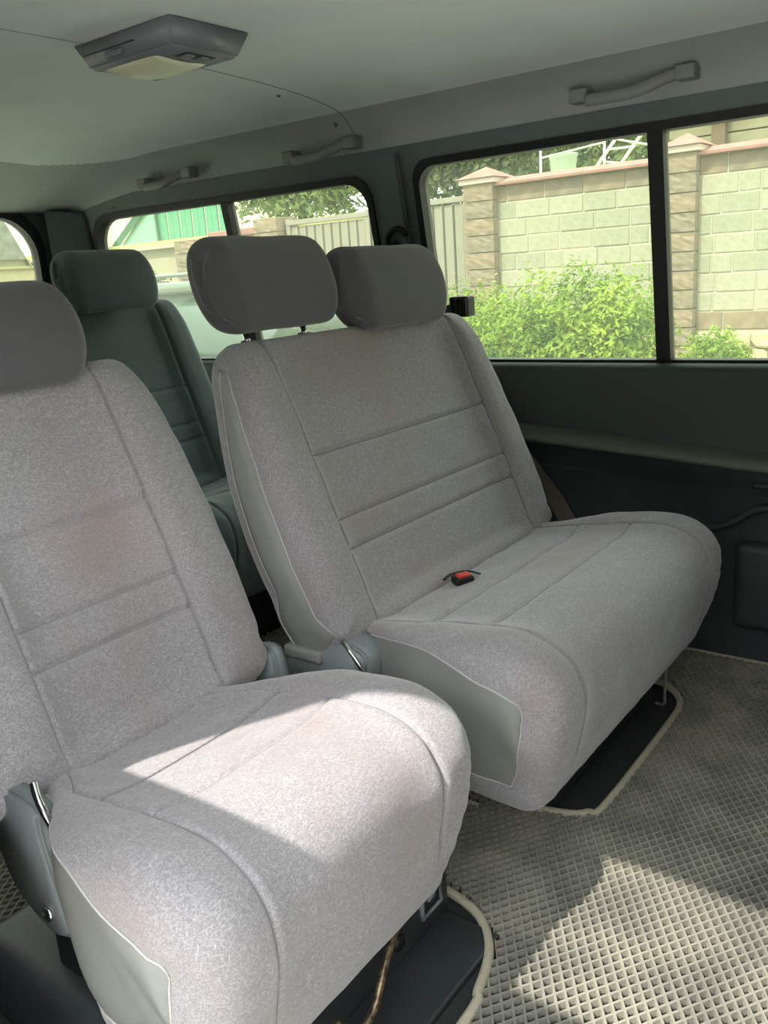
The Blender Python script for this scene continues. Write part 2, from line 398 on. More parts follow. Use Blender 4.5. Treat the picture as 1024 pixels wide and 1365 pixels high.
# ================================================================= SEATS
def ring_normals(P):
    n = len(P); out = []
    area = sum(P[i].x*P[(i+1) % n].y-P[(i+1) % n].x*P[i].y for i in range(n))
    s = 1 if area > 0 else -1
    for i in range(n):
        t = (P[(i+1) % n]-P[i-1]).normalized(); out.append(Vector((t.y*s, -t.x*s)))   # outward
    return out
def pad(ctrl, xc, W, r, wf, disp, stitches=(), step=.008, du=.03, kin=None, mats=None, names=('cushion', 'side_panel'), parent=None, capmat=None, bulge=.010, pipe=True, cross=None):
    """upholstered pad: a closed (y,z) section lofted across X, rounded ends, separate side panels.
    cross = (axis, values, test): places where a seam crosses the section, given extra rings there"""
    P = resample(catmull([(a, b, 0) for a, b in ctrl], 10, True), step)
    seamring = set()
    if cross:
        ax_, vals, test = cross; Q = []
        for i, p in enumerate(P):
            q = P[(i+1) % len(P)]; Q.append(p)
            if not test(p): continue
            lo_, hi_ = sorted((p[ax_], q[ax_])); add = []
            for v in vals:
                for d in (-.009, -.0055, -.003, -.0011, .0011, .003, .0055, .009):
                    if lo_ < v+d <= hi_: add.append(((v+d-p[ax_])/(q[ax_]-p[ax_]), abs(abs(d)-.0011) < 1e-6))
            for t, sm_ in sorted(add): Q.append(p.lerp(q, t))
        P = Q
        seamring = {i for i in range(len(P)) if test(P[i]) and any(abs((P[i][ax_]+P[(i+1) % len(P)][ax_])/2-v) < .0011 for v in vals)}
    P2 = [Vector((p.x, p.y)) for p in P]; N = ring_normals(P2); n = len(P2)
    us = set()
    k = int(2*(W-r)/du)
    for i in range(k+1): us.add(round(-(W-r)+2*(W-r)*i/k, 4))
    for i in range(1, 9):
        a = math.pi/2*i/8; us.add(round(W-r+r*math.sin(a), 4)); us.add(round(-(W-r)-r*math.sin(a), 4))
    for s in stitches:
        for d in (-.03, -.02, -.012, -.008, -.005, -.003, -.0011, .0011, .003, .005, .008, .012, .02, .03): us.add(round(s+d, 4)); us.add(round(-s+d, 4))
    us = sorted(us); smin0 = min(stitches) if stitches else W*.5
    bm = bmesh.new(); rows = []
    for x in us:
        d = W-abs(x); ins = 0
        if d < r: ins = r-math.sqrt(max(0, r*r-(r-d)**2))
        row = []
        for i, p in enumerate(P2):
            kk = kin(p) if kin else 1
            sx = x
            if wf:
                w_ = wf(p); s0 = smin0; s1 = min(s0, w_-.03)
                sx = x*s1/s0 if abs(x) <= s0 else math.copysign(s1+(abs(x)-s0)*(w_-s1)/(W-s0), x)
            q = p - N[i]*ins*kk + N[i]*disp(x, p, N[i], ins)
            row.append(bm.verts.new((xc+sx, q.x, q.y)))
        rows.append(row)
    smin = min(stitches) if stitches else 0
    for ua, ub, a, b in zip(us, us[1:], rows, rows[1:]):
        um = abs((ua+ub)/2); st = any(abs(um-s_) < .0011 for s_ in stitches)
        for i in range(n):
            f = bm.faces.new((a[i], b[i], b[(i+1) % n], a[(i+1) % n]))
            if capmat is not None and ((st and P2[i].y > .2) or (i in seamring and um < smin)): f.material_index = 1
    ends = [[v.co.copy() for v in rows[0]], [v.co.copy() for v in rows[-1]]]
    if capmat is None:
        for row, sg in ((rows[0], -1), (rows[-1], 1)):
            c = sum((v.co for v in row), Vector())/n; prev = row
            for s_, bl in ((.975, .12), (.90, .35), (.75, .65), (.5, .88), (.25, 1)):
                cur = [bm.verts.new((v.co.x+sg*bulge*bl, c.y+(v.co.y-c.y)*s_, c.z+(v.co.z-c.z)*s_)) for v in row]
                for i in range(n): bm.faces.new((prev[i], prev[(i+1) % n], cur[(i+1) % n], cur[i]))
                prev = cur
            bm.faces.new(prev)
        ends = []
    bmesh.ops.recalc_face_normals(bm, faces=bm.faces[:])
    body = link(names[0], bm, mats, parent)
    for e, sg in zip(ends, (-1, 1)):
        ctr = sum(e, Vector())/n
        # poles along the long axis of the outline, rows joining the two sides
        best = max(((a_, b_) for a_ in range(0, n, 2) for b_ in range(0, a_, 2)), key=lambda t: (e[t[0]]-e[t[1]]).length)
        i0, i1 = sorted(best); A_ = e[i0:i1+1]; B_ = [e[k % n] for k in range(i0, i1-n-1, -1)]
        K = 36; A_ = resample(A_, sum((p-q).length for p, q in zip(A_, A_[1:]))/K*.9999, False); B_ = resample(B_, sum((p-q).length for p, q in zip(B_, B_[1:]))/K*.9999, False)
        m_ = min(len(A_), len(B_)); bm = bmesh.new(); g = []
        for k in range(m_):
            t_ = k/(m_-1); hh = math.sin(math.pi*t_)**.5
            g.append([bm.verts.new(A_[k].lerp(B_[k], c/8)+Vector((sg*bulge*hh*(1-(2*c/8-1)**4), 0, 0))) for c in range(9)])
        for p, q in zip(g, g[1:]):
            for c in range(8): bm.faces.new((p[c], p[c+1], q[c+1], q[c]))
        bmesh.ops.remove_doubles(bm, verts=bm.verts[:], dist=1e-5)
        bmesh.ops.recalc_face_normals(bm, faces=bm.faces[:])
        if capmat is None: link(names[1], bm, mats, parent)
        else:
            sp = link(names[1], bm, capmat, parent)
            if pipe:
                bm = bmesh.new(); tube(bm, [p+Vector((sg*.0008, 0, 0)) for p in e[::2]], .0013, 6, closed=True)
                link('piping', bm, M_pipe if capmat is M_side else capmat, sp)
    return body
def sst(a, b, x):
    t = max(0, min(1, (x-a)/(b-a))); return t*t*(3-2*t)
def wob(x, y, z, f=1): return math.sin(x*37*f+y*23)*math.sin(z*41*f+x*11+1.3)*math.sin(y*29*f+2.1+z*17)
CU = [(.95, .21), (.955, .32), (.905, .358), (.80, .378), (.70, .396), (.60, .408), (.545, .402), (.500, .375), (.478, .325), (.484, .262), (.508, .185), (.538, .135), (.60, .126), (.78, .165)]
BK = [(.880, .330), (.852, .370), (.868, .43), (.905, .52), (.960, .65), (1.007, .76), (1.032, .805), (1.062, .832), (1.10, .832), (1.128, .80), (1.118, .72), (1.095, .60), (1.05, .46), (.992, .335), (.96, .308), (.92, .308)]
M_seam = mat('seam_thread', (112, 108, 110), .9)
M_lseam = mat('pale_seam_thread', (132, 128, 130), .9)
M_rseam = mat('rear_seam_thread', (104, 116, 112), .9)
def make_seat(name, xc, W, s, dy, label, cx_back, Wb, sb, seams_z=(.65, .54, .49), seams_y=(.75, .64), fm=M_fab, dz=0, slope_extra=0, recliner=True, capm=M_side, zt=0, tw=1, tr=.06, zb=0, seam=None):
    fm = [fm, seam or (M_seam if fm is M_fab else M_rseam)]
    root = empty(name, (xc, .75+dy, dz)); tag(root, label, 'seat')
    kids0 = set(bpy.data.objects)
    cu = [(a+dy, b+dz-(zb if b < .2 else 0)) for a, b in CU]
    def wfc(p):
        y = p.x-dy; z = p.y-dz; w_ = W
        w_ -= .045*sst(.27, .15, z)*(.25+.75*sst(.72, .58, y)) + .02*sst(.60, .74, y) + tr*sst(.69, .88, y) + .012*sst(.53, .47, y)
        return w_
    def dc(x, p, n, ins):
        y = p.x-dy; z = p.y-dz; d = 0; ax = abs(x)
        top = sst(.30, .36, z) ; front = sst(.60, .50, y)*sst(.19, .26, z); act = max(top*sst(.97, .9, y), front)
        d -= .012*act*sst(s+.012, s-.06, ax) - .006*top*sst(s, s+.04, ax)*sst(.9, .7, y)
        g = math.exp(-((ax-s)/.0042)**2); d -= .0052*g*act*(sst(.17, .22, z))
        if ax < s:
            for q in seams_y: d -= .0035*math.exp(-((y-q)/.005)**2)*top
        d += .0016*wob(x, y, z)*act + .0010*wob(x*2.3, y*2.1, z*2)
        # gathered creases along the front lower corner seams
        d += .0008*math.sin(z*230+ax*25)*math.exp(-((W-ax-.035)/.03)**2)*sst(.55, .50, y)*sst(.38, .33, z)
        return d
    kin = lambda p: 1-.75*sst(.56, .72, p.x-dy)*sst(.25, .33, p.y-dz)
    kib = lambda p: 1-.6*sst(.42, .36, p.y-dz)
    pad(cu, xc, W, .055, wfc, dc, (s,), parent=None, mats=fm, names=('cushion', 'cushion_side'), capmat=capm, kin=kin, cross=(0, [q+dy for q in seams_y], lambda p: p.y-dz > .34))
    bk = [(a+dy+slope_extra*max(0, b-.36), b+dz+zt*sst(.4, .84, b)) for a, b in BK]
    zt_ = dz+zt
    def wfb(p):
        z = (p.y-dz)
        z = z-zt*sst(.4, .84+zt, z)
        t = [(.30, -.022), (.38, -.012), (.43, -.004), (.50, 0), (.60, -.002), (.70, -.012*tw), (.78, -.024*tw), (.84, -.042*tw)]
        for (a, u), (b, v) in zip(t, t[1:]):
            if z <= b: return Wb+u+(v-u)*max(0, (z-a))/(b-a)
        return Wb-.042*tw
    def dbk(x, p, n, ins):
        y = p.x-dy; z = p.y-dz; ax = abs(x); d = 0; z = z-zt*sst(.4, .84+zt, z)
        fr = sst(-.2, -.6, n.x); tp = sst(.3, .8, n.y)
        act = fr*sst(.34, .40, z)
        wl_ = sb
        d -= .030*act*sst(wl_+.035, wl_-.05, ax)*sst(.86, .78, z) + .008*act*sst(wl_+.01, wl_-.05, ax)
        d -= .0065*math.exp(-((ax-wl_)/.0045)**2)*max(act, tp)
        if ax < wl_:
            for q in seams_z: d -= .0050*math.exp(-((z-q)/.005)**2)*fr
        d += .0018*wob(x, y, z)*act+.001*wob(x*2.3, y, z*2)*fr
        # pulled folds at the lower outer corners
        d += .0028*math.sin((z*1.0+ax*.9)*150)*math.exp(-((Wb-ax-.03)/.035)**2)*math.exp(-((z-.39)/.035)**2)*fr
        return d
    pad(bk, cx_back, Wb, .045, wfb, dbk, (sb,), parent=None, mats=fm, names=('backrest', 'backrest_side'), capmat=capm, kin=kib, cross=(1, [q+dz+zt*sst(.4, .84, q) for q in seams_z], lambda p: p.x-dy < .80+.42*(p.y-dz-.2)+.085))
    for o in list(bpy.data.objects):
        if o not in kids0 and o.parent is None: child(o, root)
    return root
seatA = make_seat('single_seat', .628, .252, .150, .052, 'grey fabric seat nearest the camera, single width, its cushion partly in sun', .645, .243, .130, seams_y=(.75, .655), tr=.085, zb=.016, seam=M_lseam)
seatB = make_seat('bench_seat', 1.372, .408, .300, 0, 'wide grey fabric bench seat for two beside the large side window', 1.368, .398, .290, seams_y=(.76, .645))
seatC = make_seat('rear_seat', 1.54, .27, .165, 1.03, 'fabric seat in the last row, dim greenish light put into its colour, behind the gap between front seats', 1.535, .265, .160, fm=M_rear_shade, dz=.02, capm=M_rear_shade, seams_z=(.62, .53, .49), zt=.045, tw=.55)

def headrest(root_label, xc, yc, zc, W, H, m, lean=.2, group=None, T=.052, posts=None, tapz=(.03, .02), seatroot=None, tilt=0, r=.05):
    ctrl = [(-T*.98, -H*.62), (-T*1.08, 0), (-T*.95, H*.6), (-T*.55, H*.95), (T*.3, H*1.0), (T*.85, H*.74), (T, .1*H), (T*.85, -H*.66), (T*.4, -H*.98), (-T*.62, -H*.98)]
    ctrl = [(yc+a+lean*b, zc+b) for a, b in ctrl]
    def wf(p):
        t = (p.y-zc)/H; return W-tapz[0]*max(0, t)**2.2-tapz[1]*max(0, -t)**2.0
    def d(x, p, n, ins):
        return .0012*wob(x, p.x, p.y)
    before = set(bpy.data.objects)
    pad(ctrl, xc, W, r, wf, d, (), mats=m, names=('headrest', 'headrest_end'), capmat=None, bulge=.010, du=.015)
    new = [o for o in bpy.data.objects if o not in before]
    body = [o for o in new if o.name.startswith('headrest') and not o.name.startswith('headrest_end')][0]
    child(body, seatroot)
    for o in new:
        if o is not body: o.parent = body
    if posts:
        for px, z0, z1, bot in posts:
            bm = bmesh.new(); tube(bm, [(px, yc+.012+lean*(z1-zc), z1), (px, yc+.012+lean*(z0-zc), z0)], .0062, 12)
            o = link('headrest_post', bm, M_chrome); child(o, seatroot)
            bm = bmesh.new(); yy = yc+.012+lean*(z0+.012-zc)
            tube(bm, [(px, yy, bot-.008), (px, yy, bot+.006)], [.015, .013], 14); o2 = link('post_collar', bm, M_black); child(o2, seatroot)
    return body
headrest('', 1.162, 1.120, .930, .146, .079, M_fabh, seatroot=seatB, posts=[(1.095, .81, .86, .829), (1.243, .81, .86, .829)], r=.032, tapz=(.012, .016))
headrest('', 1.492, 1.095, .906, .155, .079, M_fabh, seatroot=seatB, r=.032, tapz=(.012, .016))
headrest('', .622, 1.15, .884, .150, .071, M_fabh, seatroot=seatA, r=.032, tapz=(.012, .016))
headrest('', 1.497, 2.03, .962, .142, .078, M_rear_shade, seatroot=seatC, r=.035, tapz=(.016, .008))

# seat pedestals, recliner covers, release bars
def pedestal(seat, x0, x1, y0, y1, z1, name='pedestal'):
    bm = bmesh.new(); box(bm, (x0, y0, 0.0), (x1, y1, z1), .022)
    o = link(name, bm, M_base); child(o, seat); return o
pa = pedestal(seatA, .42, .915, .625, 1.06, .125)
bm = bmesh.new(); box(bm, (.30, .535, 0), (.90, .66, .012), .004); o = link('pedestal_foot', bm, M_base); child(o, seatA)
bm = bmesh.new(); box(bm, (.455, .62, .11), (.84, .92, .185), .015); o = link('seat_frame', bm, M_black); child(o, seatA)
pb = pedestal(seatB, 1.22, 1.70, .60, .98, .10)
bm = bmesh.new(); box(bm, (1.20, .60, .09), (1.66, .90, .19), .015); o = link('seat_frame', bm, M_black); child(o, seatB)
pc = pedestal(seatC, 1.36, 1.72, 1.62, 1.95, .15)
# latch window and screw on the pedestal of the near seat
bm = bmesh.new()
tube(bm, [(.835, .6235, .070), (.835, .6235, .045), (.883, .6235, .045), (.883, .6235, .095), (.863, .6235, .095), (.863, .6235, .066), (.850, .6235, .066)], .0045, 6)
child(link('latch_hook', bm, M_rec), seatA)
bm = bmesh.new(); tube(bm, [(.775, .628, .05), (.775, .618, .05)], .011, 16); o = link('screw_cap', bm, M_black); child(o, seatA)
bm = bmesh.new(); tube(bm, catmull([(.60, .585, .085), (.625, .575, .06), (.655, .572, .066), (.70, .582, .105), (.765, .598, .128), (.82, .606, .136), (.865, .61, .148)], 6), .0052, 8)
child(link('release_bar', bm, M_wire), seatA)
bm = bmesh.new(); tube(bm, catmull([(1.60, .56, .045), (1.625, .553, .033), (1.645, .558, .045), (1.70, .575, .105), (1.73, .585, .135)], 6), .0032, 8)
child(link('release_bar', bm, mat('bright_wire', (170, 170, 165), .3, .8)), seatB)
# recliner covers
def plate(pts, x0, x1, m, seat, name='recliner_cover', bev=.008):
    bm = bmesh.new(); vs = [bm.verts.new((x0, a, b)) for a, b in [(p.x, p.y) for p in catmull([(a, b, 0) for a, b in pts], 5, True)]]
    f = bm.faces.new(vs); r = bmesh.ops.extrude_face_region(bm, geom=[f])
    for v in [g for g in r['geom'] if isinstance(g, bmesh.types.BMVert)]: v.co.x = x1
    bmesh.ops.recalc_face_normals(bm, faces=bm.faces[:])
    es = [e for e in bm.edges if abs(e.verts[0].co.x-e.verts[1].co.x) < 1e-6 and abs(e.verts[0].co.x-x0) < 1e-6]
    bmesh.ops.bevel(bm, geom=es, offset=bev, segments=4, affect='EDGES')
    o = link(name, bm, m); child(o, seat); return o
rc = plate([(.85, .378), (.848, .35), (.838, .30), (.822, .235), (.835, .215), (.87, .212), (.925, .240), (.95, .28), (.965, .34), (.95, .37), (.90, .388)], .428, .452, M_rec, seatA, bev=.006)
bm = bmesh.new(); tube(bm, [(.430, .862, .240), (.4245, .862, .240)], .009, 16); o = link('bolt', bm, M_chrome); child(o, seatA)
bm = bmesh.new(); tube(bm, catmull([(.432, .845, .418), (.428, .835, .405), (.428, .826, .388), (.434, .824, .365)], 6), .005, 8); o = link('hinge_wire', bm, M_chrome); child(o, seatA)
plate([(.90, .36), (.93, .385), (.985, .36), (1.02, .33), (1.01, .26), (.95, .20), (.90, .21)], .872, .895, M_rec, seatA)
bm = bmesh.new(); box(bm, (.862, .925, .352), (.892, .965, .372), .004); o = link('yellowed_clip', bm, mat('yellowed_plastic', (205, 200, 160), .5)); child(o, seatA)
plate([(.81, .335), (.85, .362), (.92, .352), (1.00, .30), (1.00, .25), (.92, .215), (.84, .25)], .985, 1.06, M_rec, seatB)
bm = bmesh.new(); tube(bm, catmull([(.99, .862, .362), (.984, .845, .352), (.982, .828, .335), (.984, .815, .315)], 6), .004, 8); o = link('hinge_wire', bm, M_chrome); child(o, seatB)
bm = bmesh.new(); box(bm, (.975, .905, .315), (1.008, .985, .336), .006); o = link('hem_band', bm, M_side); child(o, seatB)
# buckle sunk in its slit
bk_ = empty('belt_buckle', (1.31, .83, .372)); tag(bk_, 'red push button of a seat belt buckle tucked into the bench seat cushion slit', 'buckle')
bm = bmesh.new(); box(bm, (-.020, -.012, -.012), (.020, .012, .0035), .005); o = link('buckle_shell', bm, M_black, bk_)
bm = bmesh.new(); box(bm, (-.013, -.008, -.004), (.014, .008, .0075), .003); o = link('release_button', bm, M_red, bk_)
bm = bmesh.new(); tube(bm, catmull([(-.036, .006, .000), (-.02, .015, .002), (0, .016, .003), (.02, .012, .003), (.036, -.004, .001)], 5), .004, 8, flat=.5); link('slit_edge', bm, M_black, bk_)
bk_.rotation_euler = (math.radians(8), 0, math.radians(-28))

# seat belts
sb_ = empty('seat_belt', (1.955, 1.39, .3)); tag(sb_, 'brown seat belt running from the pillar down between bench seat and side panel', 'seat belt')
def strap(pts, wd, th, m, root, side, name='webbing'):
    pts = [Vector(p) for p in pts]; bm = bmesh.new(); rows = []
    for i, p in enumerate(pts):
        t = (pts[min(i+1, len(pts)-1)]-pts[max(i-1, 0)]).normalized(); s = Vector(side); s = (s-t*s.dot(t)).normalized(); n = t.cross(s)
        rows.append([bm.verts.new(p+s*wd*a+n*th*b) for a, b in ((-1, -1), (1, -1), (1, 1), (-1, 1))])
    for a, b in zip(rows, rows[1:]):
        for i in range(4): bm.faces.new((a[i], a[(i+1) % 4], b[(i+1) % 4], b[i]))
    bm.faces.new(rows[0]); bm.faces.new(rows[-1]); bmesh.ops.recalc_face_normals(bm, faces=bm.faces[:])
    o = link(name, bm, m, smooth=False); child(o, root); return o
strap([(1.945, 1.375, 1.00), (1.948, 1.33, .90), (1.935, 1.20, .72), (1.915, 1.05, .51), (1.915, .99, .435), (1.915, .93, .36), (1.90, .87, .28), (1.87, .84, .20)], .020, .0012, M_belt, sb_, (0, 1, .6))
bm = bmesh.new(); tube(bm, catmull([(1.93, 1.345, 1.02), (1.926, 1.36, 1.035), (1.926, 1.385, 1.035), (1.926, 1.405, 1.012), (1.93, 1.395, .99)], 6), .008, 8)
tube(bm, catmull([(1.938, 1.39, 1.00), (1.93, 1.36, .985), (1.925, 1.325, .975), (1.935, 1.30, .972)], 5), [.012]*16, 8)
o = link('pillar_loop', bm, M_black); child(o, sb_)
bg_ = empty('belt_guide', (1.915, 1.185, .838)); tag(bg_, 'small black ribbed belt guide sticking out beside the upper corner of the bench seat', 'belt guide')
bm = bmesh.new(); box(bm, (-.02, -.034, -.026), (.02, .020, .024), .007)
link('guide_head', bm, M_black, bg_)
bm = bmesh.new()
for k in range(4): box(bm, (-.024, -.032+.013*k, -.022), (-.018, -.025+.013*k, .019), .0015)
link('grip_ribs', bm, M_black, bg_)
bm = bmesh.new(); tube(bm, [(.0, .015, -.006), (.03, .07, -.014), (.06, .14, -.03)], .014, 10); link('guide_arm', bm, M_base, bg_)

# ================================================================= CEILING FITTINGS
def grab(yf, yb, z, label):
    root = empty('grab_handle', (1.890, (yf+yb)/2, z)); tag(root, label, 'grab handle', 'grab handles above the side windows')
    L = (yb-yf)/2
    for s, nm in ((-1, 'front_mount'), (1, 'rear_mount')):
        bm = bmesh.new(); yy = s*(L-.018); zz = .004 if s < 0 else -.004
        box(bm, (-.027, yy-.020, zz-.014), (.012, yy+.020, zz+.014), .005)
        link('mount', bm, M_handle, root)
    bm = bmesh.new()
    pts = catmull([(-.014, -L+.034, .004), (-.024, -L+.055, -.001), (-.036, -L+.085, -.012), (-.040, -.01, -.0195), (-.041, .04, -.020), (-.040, L-.060, -.0195), (-.036, L-.046, -.0185), (-.018, L-.038, -.012)], 6)
    tube(bm, pts, .0075, 12, flat=1.65, nrm=(0, 0, 1)); link('grip', bm, M_handle, root)
    bm = bmesh.new(); tube(bm, [(-.0215, -L+.04, .016), (-.0215, -L+.04, -.010)], .0015, 6); link('joint_line', bm, M_trim, root)
    return root
grab(.600, .860, 1.267, 'large grey grab handle above the big side window, nearest the camera')
grab(1.445, 1.690, 1.250, 'middle grey grab handle above the front part of the far side window')
grab(2.060, 2.300, 1.250, 'small farthest grab handle on the roof edge towards the rear')

dl = empty('dome_lamp', (1.148, 1.300, 1.340)); tag(dl, 'grey plastic dome lamp with pale lens on the headliner', 'lamp')
dl.scale = (1, 1, 1)
def frust(bm, w0, l0, w1, l1, z0, z1, bev):
    v = [bm.verts.new((sx*w0, sy*l0, z0)) for sx, sy in ((-1, -1), (1, -1), (1, 1), (-1, 1))] + [bm.verts.new((sx*w1, sy*l1, z1)) for sx, sy in ((-1, -1), (1, -1), (1, 1), (-1, 1))]
    for idx in ((0, 1, 2, 3), (7, 6, 5, 4), (0, 4, 5, 1), (1, 5, 6, 2), (2, 6, 7, 3), (3, 7, 4, 0)): bm.faces.new([v[i] for i in idx])
    bmesh.ops.recalc_face_normals(bm, faces=bm.faces[:])
    bmesh.ops.bevel(bm, geom=bm.edges[:], offset=bev, segments=3, affect='EDGES'); return bm
bm = bmesh.new(); frust(bm, .094, .132, .076, .110, .016, -.028, .006); link('housing', bm, M_lamp, dl)
# lens: convex pale block under the rear two thirds
bm = bmesh.new(); rows = []
for i in range(13):
    y = -.045+.145*i/12; rows.append([bm.verts.new((-.064+.134*j/12, y, -.025-.016*math.sin(math.pi*j/12)**.6*math.sin(math.pi*(i+.6)/13.2)**.5)) for j in range(13)])
for a, b in zip(rows, rows[1:]):
    for i in range(12): bm.faces.new((a[i], b[i], b[i+1], a[i+1]))
bmesh.ops.recalc_face_normals(bm, faces=bm.faces[:]); o = link('lens', bm, M_lens, dl); o.modifiers.new('s', 'SOLIDIFY').thickness = .002
bm = bmesh.new(); box(bm, (-.03, -.095, -.0290), (.04, -.058, -.022), .003); sw = link('switch_recess', bm, M_trim2, dl)
for k in (-.016, .018):
    bm = bmesh.new(); box(bm, (k-.006, -.088, -.033), (k+.010, -.066, -.026), .003); link('rocker_switch', bm, M_lamp, sw)
bm = bmesh.new(); tube(bm, [(-.0860, -.03, -.006), (-.0850, .11, -.006)], .0014, 6); link('seam_line', bm, M_trim2, dl)
bm = bmesh.new(); box(bm, (-.088, .005, -.020), (-.074, .05, -.010), .003); link('release_tab', bm, M_lamp, dl)

# ================================================================= OUTSIDE
GZ = -.55
bm = bmesh.new(); box(bm, (-11, -18, GZ), (-7, 26, 3.8)); nb = link('sky_blocker', bm, mat('blocker_grey', (96, 98, 92), .9, var=.1), smooth=False); tag(nb, 'long dull block added out of view on the door side to cut low sky light', 'house')  # added unseen box, blocks low sky light on the door side
bm = bmesh.new(); box(bm, (-30, -25, GZ-.1), (9.3, 60, GZ)); link('ground', bm, mat('pale_concrete', (188, 186, 172), .9, var=.12, scale=3, bump=.4, bscale=60), smooth=False, kind='structure')
M_red_cap = mat('red_cap', (146, 106, 96), .8, var=.12, scale=6)
M_blk = [mat('block_pale_%s' % n, c, .9, var=.08, scale=24, bump=.6, bscale=60) for n, c in (('cream', (150, 148, 126)), ('grey', (144, 143, 122)), ('sand', (154, 151, 130)))]
M_brn = [mat('block_brown_%s' % n, c, .9, var=.14, scale=9, bump=.8, bscale=50) for n, c in (('warm', (132, 116, 96)), ('dull', (124, 112, 95)))]
M_mort = mat('mortar', (172, 168, 148), .95)
M_stone = mat('rubble', (176, 164, 134), .9, var=.2, scale=5, bump=.8, bscale=30)
_mc = {}
def bevbox_mesh(name, s, m, bev=.008, rough=0, seed=0):
    bm = bmesh.new(); box(bm, (-s[0]/2, -s[1]/2, -s[2]/2), (s[0]/2, s[1]/2, s[2]/2))
    if rough:
        rnd = random.Random(seed)
        bmesh.ops.subdivide_edges(bm, edges=bm.edges[:], cuts=4, use_grid_fill=True)
        for v in bm.verts:
            if v.co.x < -s[0]*.4: v.co.x += rnd.uniform(-rough, rough*.6)
    else: bmesh.ops.bevel(bm, geom=bm.edges[:], offset=bev, segments=1, affect='EDGES')
    me = bpy.data.meshes.new(name); bm.to_mesh(me); bm.free(); me.materials.append(m); return me
def inst(name, me, loc, root):
    o = bpy.data.objects.new(name, me); C.objects.link(o); o.parent = root; o.location = Vector(loc)-Vector(root.location); return o
XWALL = 9.0
def block_wall(y0, y1, ztop, label, rows=9, group=None):
    root = empty('block_wall', (XWALL+.15, (y0+y1)/2, GZ)); tag(root, label, 'wall')
    bm = bmesh.new(); box(bm, (XWALL, y0, GZ), (XWALL+.28, y1, ztop-.02)); child(link('mortar_core', bm, M_mort, smooth=False), root)
    bm = bmesh.new(); n_ = 1
    v = [(XWALL-.10, ztop-.02), (XWALL-.10, ztop+.005), (XWALL+.15, ztop+.07), (XWALL+.38, ztop+.005), (XWALL+.38, ztop-.02)]
    a = [bm.verts.new((x, y0, z)) for x, z in v]; b = [bm.verts.new((x, y1, z)) for x, z in v]
    for i in range(5): bm.faces.new((a[i], a[(i+1) % 5], b[(i+1) % 5], b[i]))
    bm.faces.new(a); bm.faces.new(list(reversed(b))); bmesh.ops.recalc_face_normals(bm, faces=bm.faces[:])
    child(link('coping', bm, M_red_cap, smooth=False), root)
    h = .182; z = ztop-.02
    for r in range(rows):
        z -= h
        y = y0 - (r % 2)*.20; k = 0
        rnd = random.Random(r*7+int(y0*10))
        while y < y1-.02:
            L = rnd.choice((.385, .385, .40, .36, .2)) if 0 < r < rows-1 else .45
            a_, b_ = max(y, y0), min(y+L, y1)
            if b_-a_ > .05:
                m_ = random.choice(M_brn) if r in (0, rows-1) else rnd.choice(M_blk)
                me = bevbox_mesh('brick', (.05, b_-a_-.011, h-.011), m_)
                inst('brick', me, (XWALL+.015+rnd.uniform(-.004, .004), (a_+b_)/2, z+h/2), root)
            y += L
    # rubble footing stones
    zr = z-.01; base = zr
    rnd = random.Random(5)
    while zr > GZ+.05 and zr > -.45:
        hh = rnd.uniform(.13, .19); y = y0
        while y < y1:
            L = rnd.uniform(.16, .34); b_ = min(y+L, y1)
            if b_-y > .06:
                bm = bmesh.new(); bmesh.ops.create_icosphere(bm, subdivisions=2, radius=.5)
                for v_ in bm.verts:
                    c = v_.co; c.x = max(-.42, min(.42, c.x)); c.y = max(-.42, min(.42, c.y*1.1)); c.z = max(-.42, min(.42, c.z*1.1))
                    v_.co = Vector((c.x*.16+rnd.uniform(-.006, .006), c.y*(b_-y)*1.14+rnd.uniform(-.01, .01), c.z*hh*1.14+rnd.uniform(-.008, .008)))
                me = bpy.data.meshes.new('stone'); bm.to_mesh(me); bm.free(); me.materials.append(M_stone)
                inst('stone', me, (XWALL-.01, (y+b_)/2, zr-hh/2), root)
            y += L
        zr -= hh
    return root
block_wall(3.10, 5.04, 1.775, 'pale block wall with red coping, left of the window divider and behind the bush')
block_wall(-.6, 2.82, 1.81, 'pale block wall section with rubble footing, right of the window divider')

def pillar(yc, wd, ztop, label, m=None, cap=True, x=XWALL-.12):
    root = empty('stone_pillar', (x+.2, yc, GZ)); tag(root, label, 'pillar')
    bm = bmesh.new(); box(bm, (x+.03, yc-wd/2+.02, GZ), (x+.40, yc+wd/2-.02, ztop)); child(link('core', bm, M_mort, smooth=False), root)
    z = ztop; k = 0
    while z > GZ+.1:
        z -= .182
        me = bevbox_mesh('brick', (.42, wd-.004, .170), M_brn[k % 2], rough=.010, seed=k+int(yc*10))
        inst('brick', me, (x+.21, yc, z+.091), root); k += 1
    if cap:
        bm = bmesh.new(); box(bm, (x-.04, yc-wd/2-.035, ztop), (x+.46, yc+wd/2+.035, ztop+.06), .01)
        child(link('cap_slab', bm, mat('cap_concrete', (190, 178, 160), .9), smooth=False), root)
        bm = bmesh.new(); c0 = [(x-.07, yc-wd/2-.06), (x+.49, yc-wd/2-.06), (x+.49, yc+wd/2+.06), (x-.07, yc+wd/2+.06)]
        a = [bm.verts.new((p, q, ztop+.06)) for p, q in c0]; t = bm.verts.new((x+.21, yc, ztop+.19))
        bm.faces.new(a)
        for i in range(4): bm.faces.new((a[i], a[(i+1) % 4], t))
        bmesh.ops.recalc_face_normals(bm, faces=bm.faces[:])
        child(link('pyramid_cap', bm, M_red_cap, smooth=False), root)
    return root
pillar(5.20, .37, 1.79, 'brown split-stone pillar with red pyramid cap between metal fence and block wall')
pillar(2.965, .31, 1.83, 'brown split-stone pillar with red cap just right of the window divider')
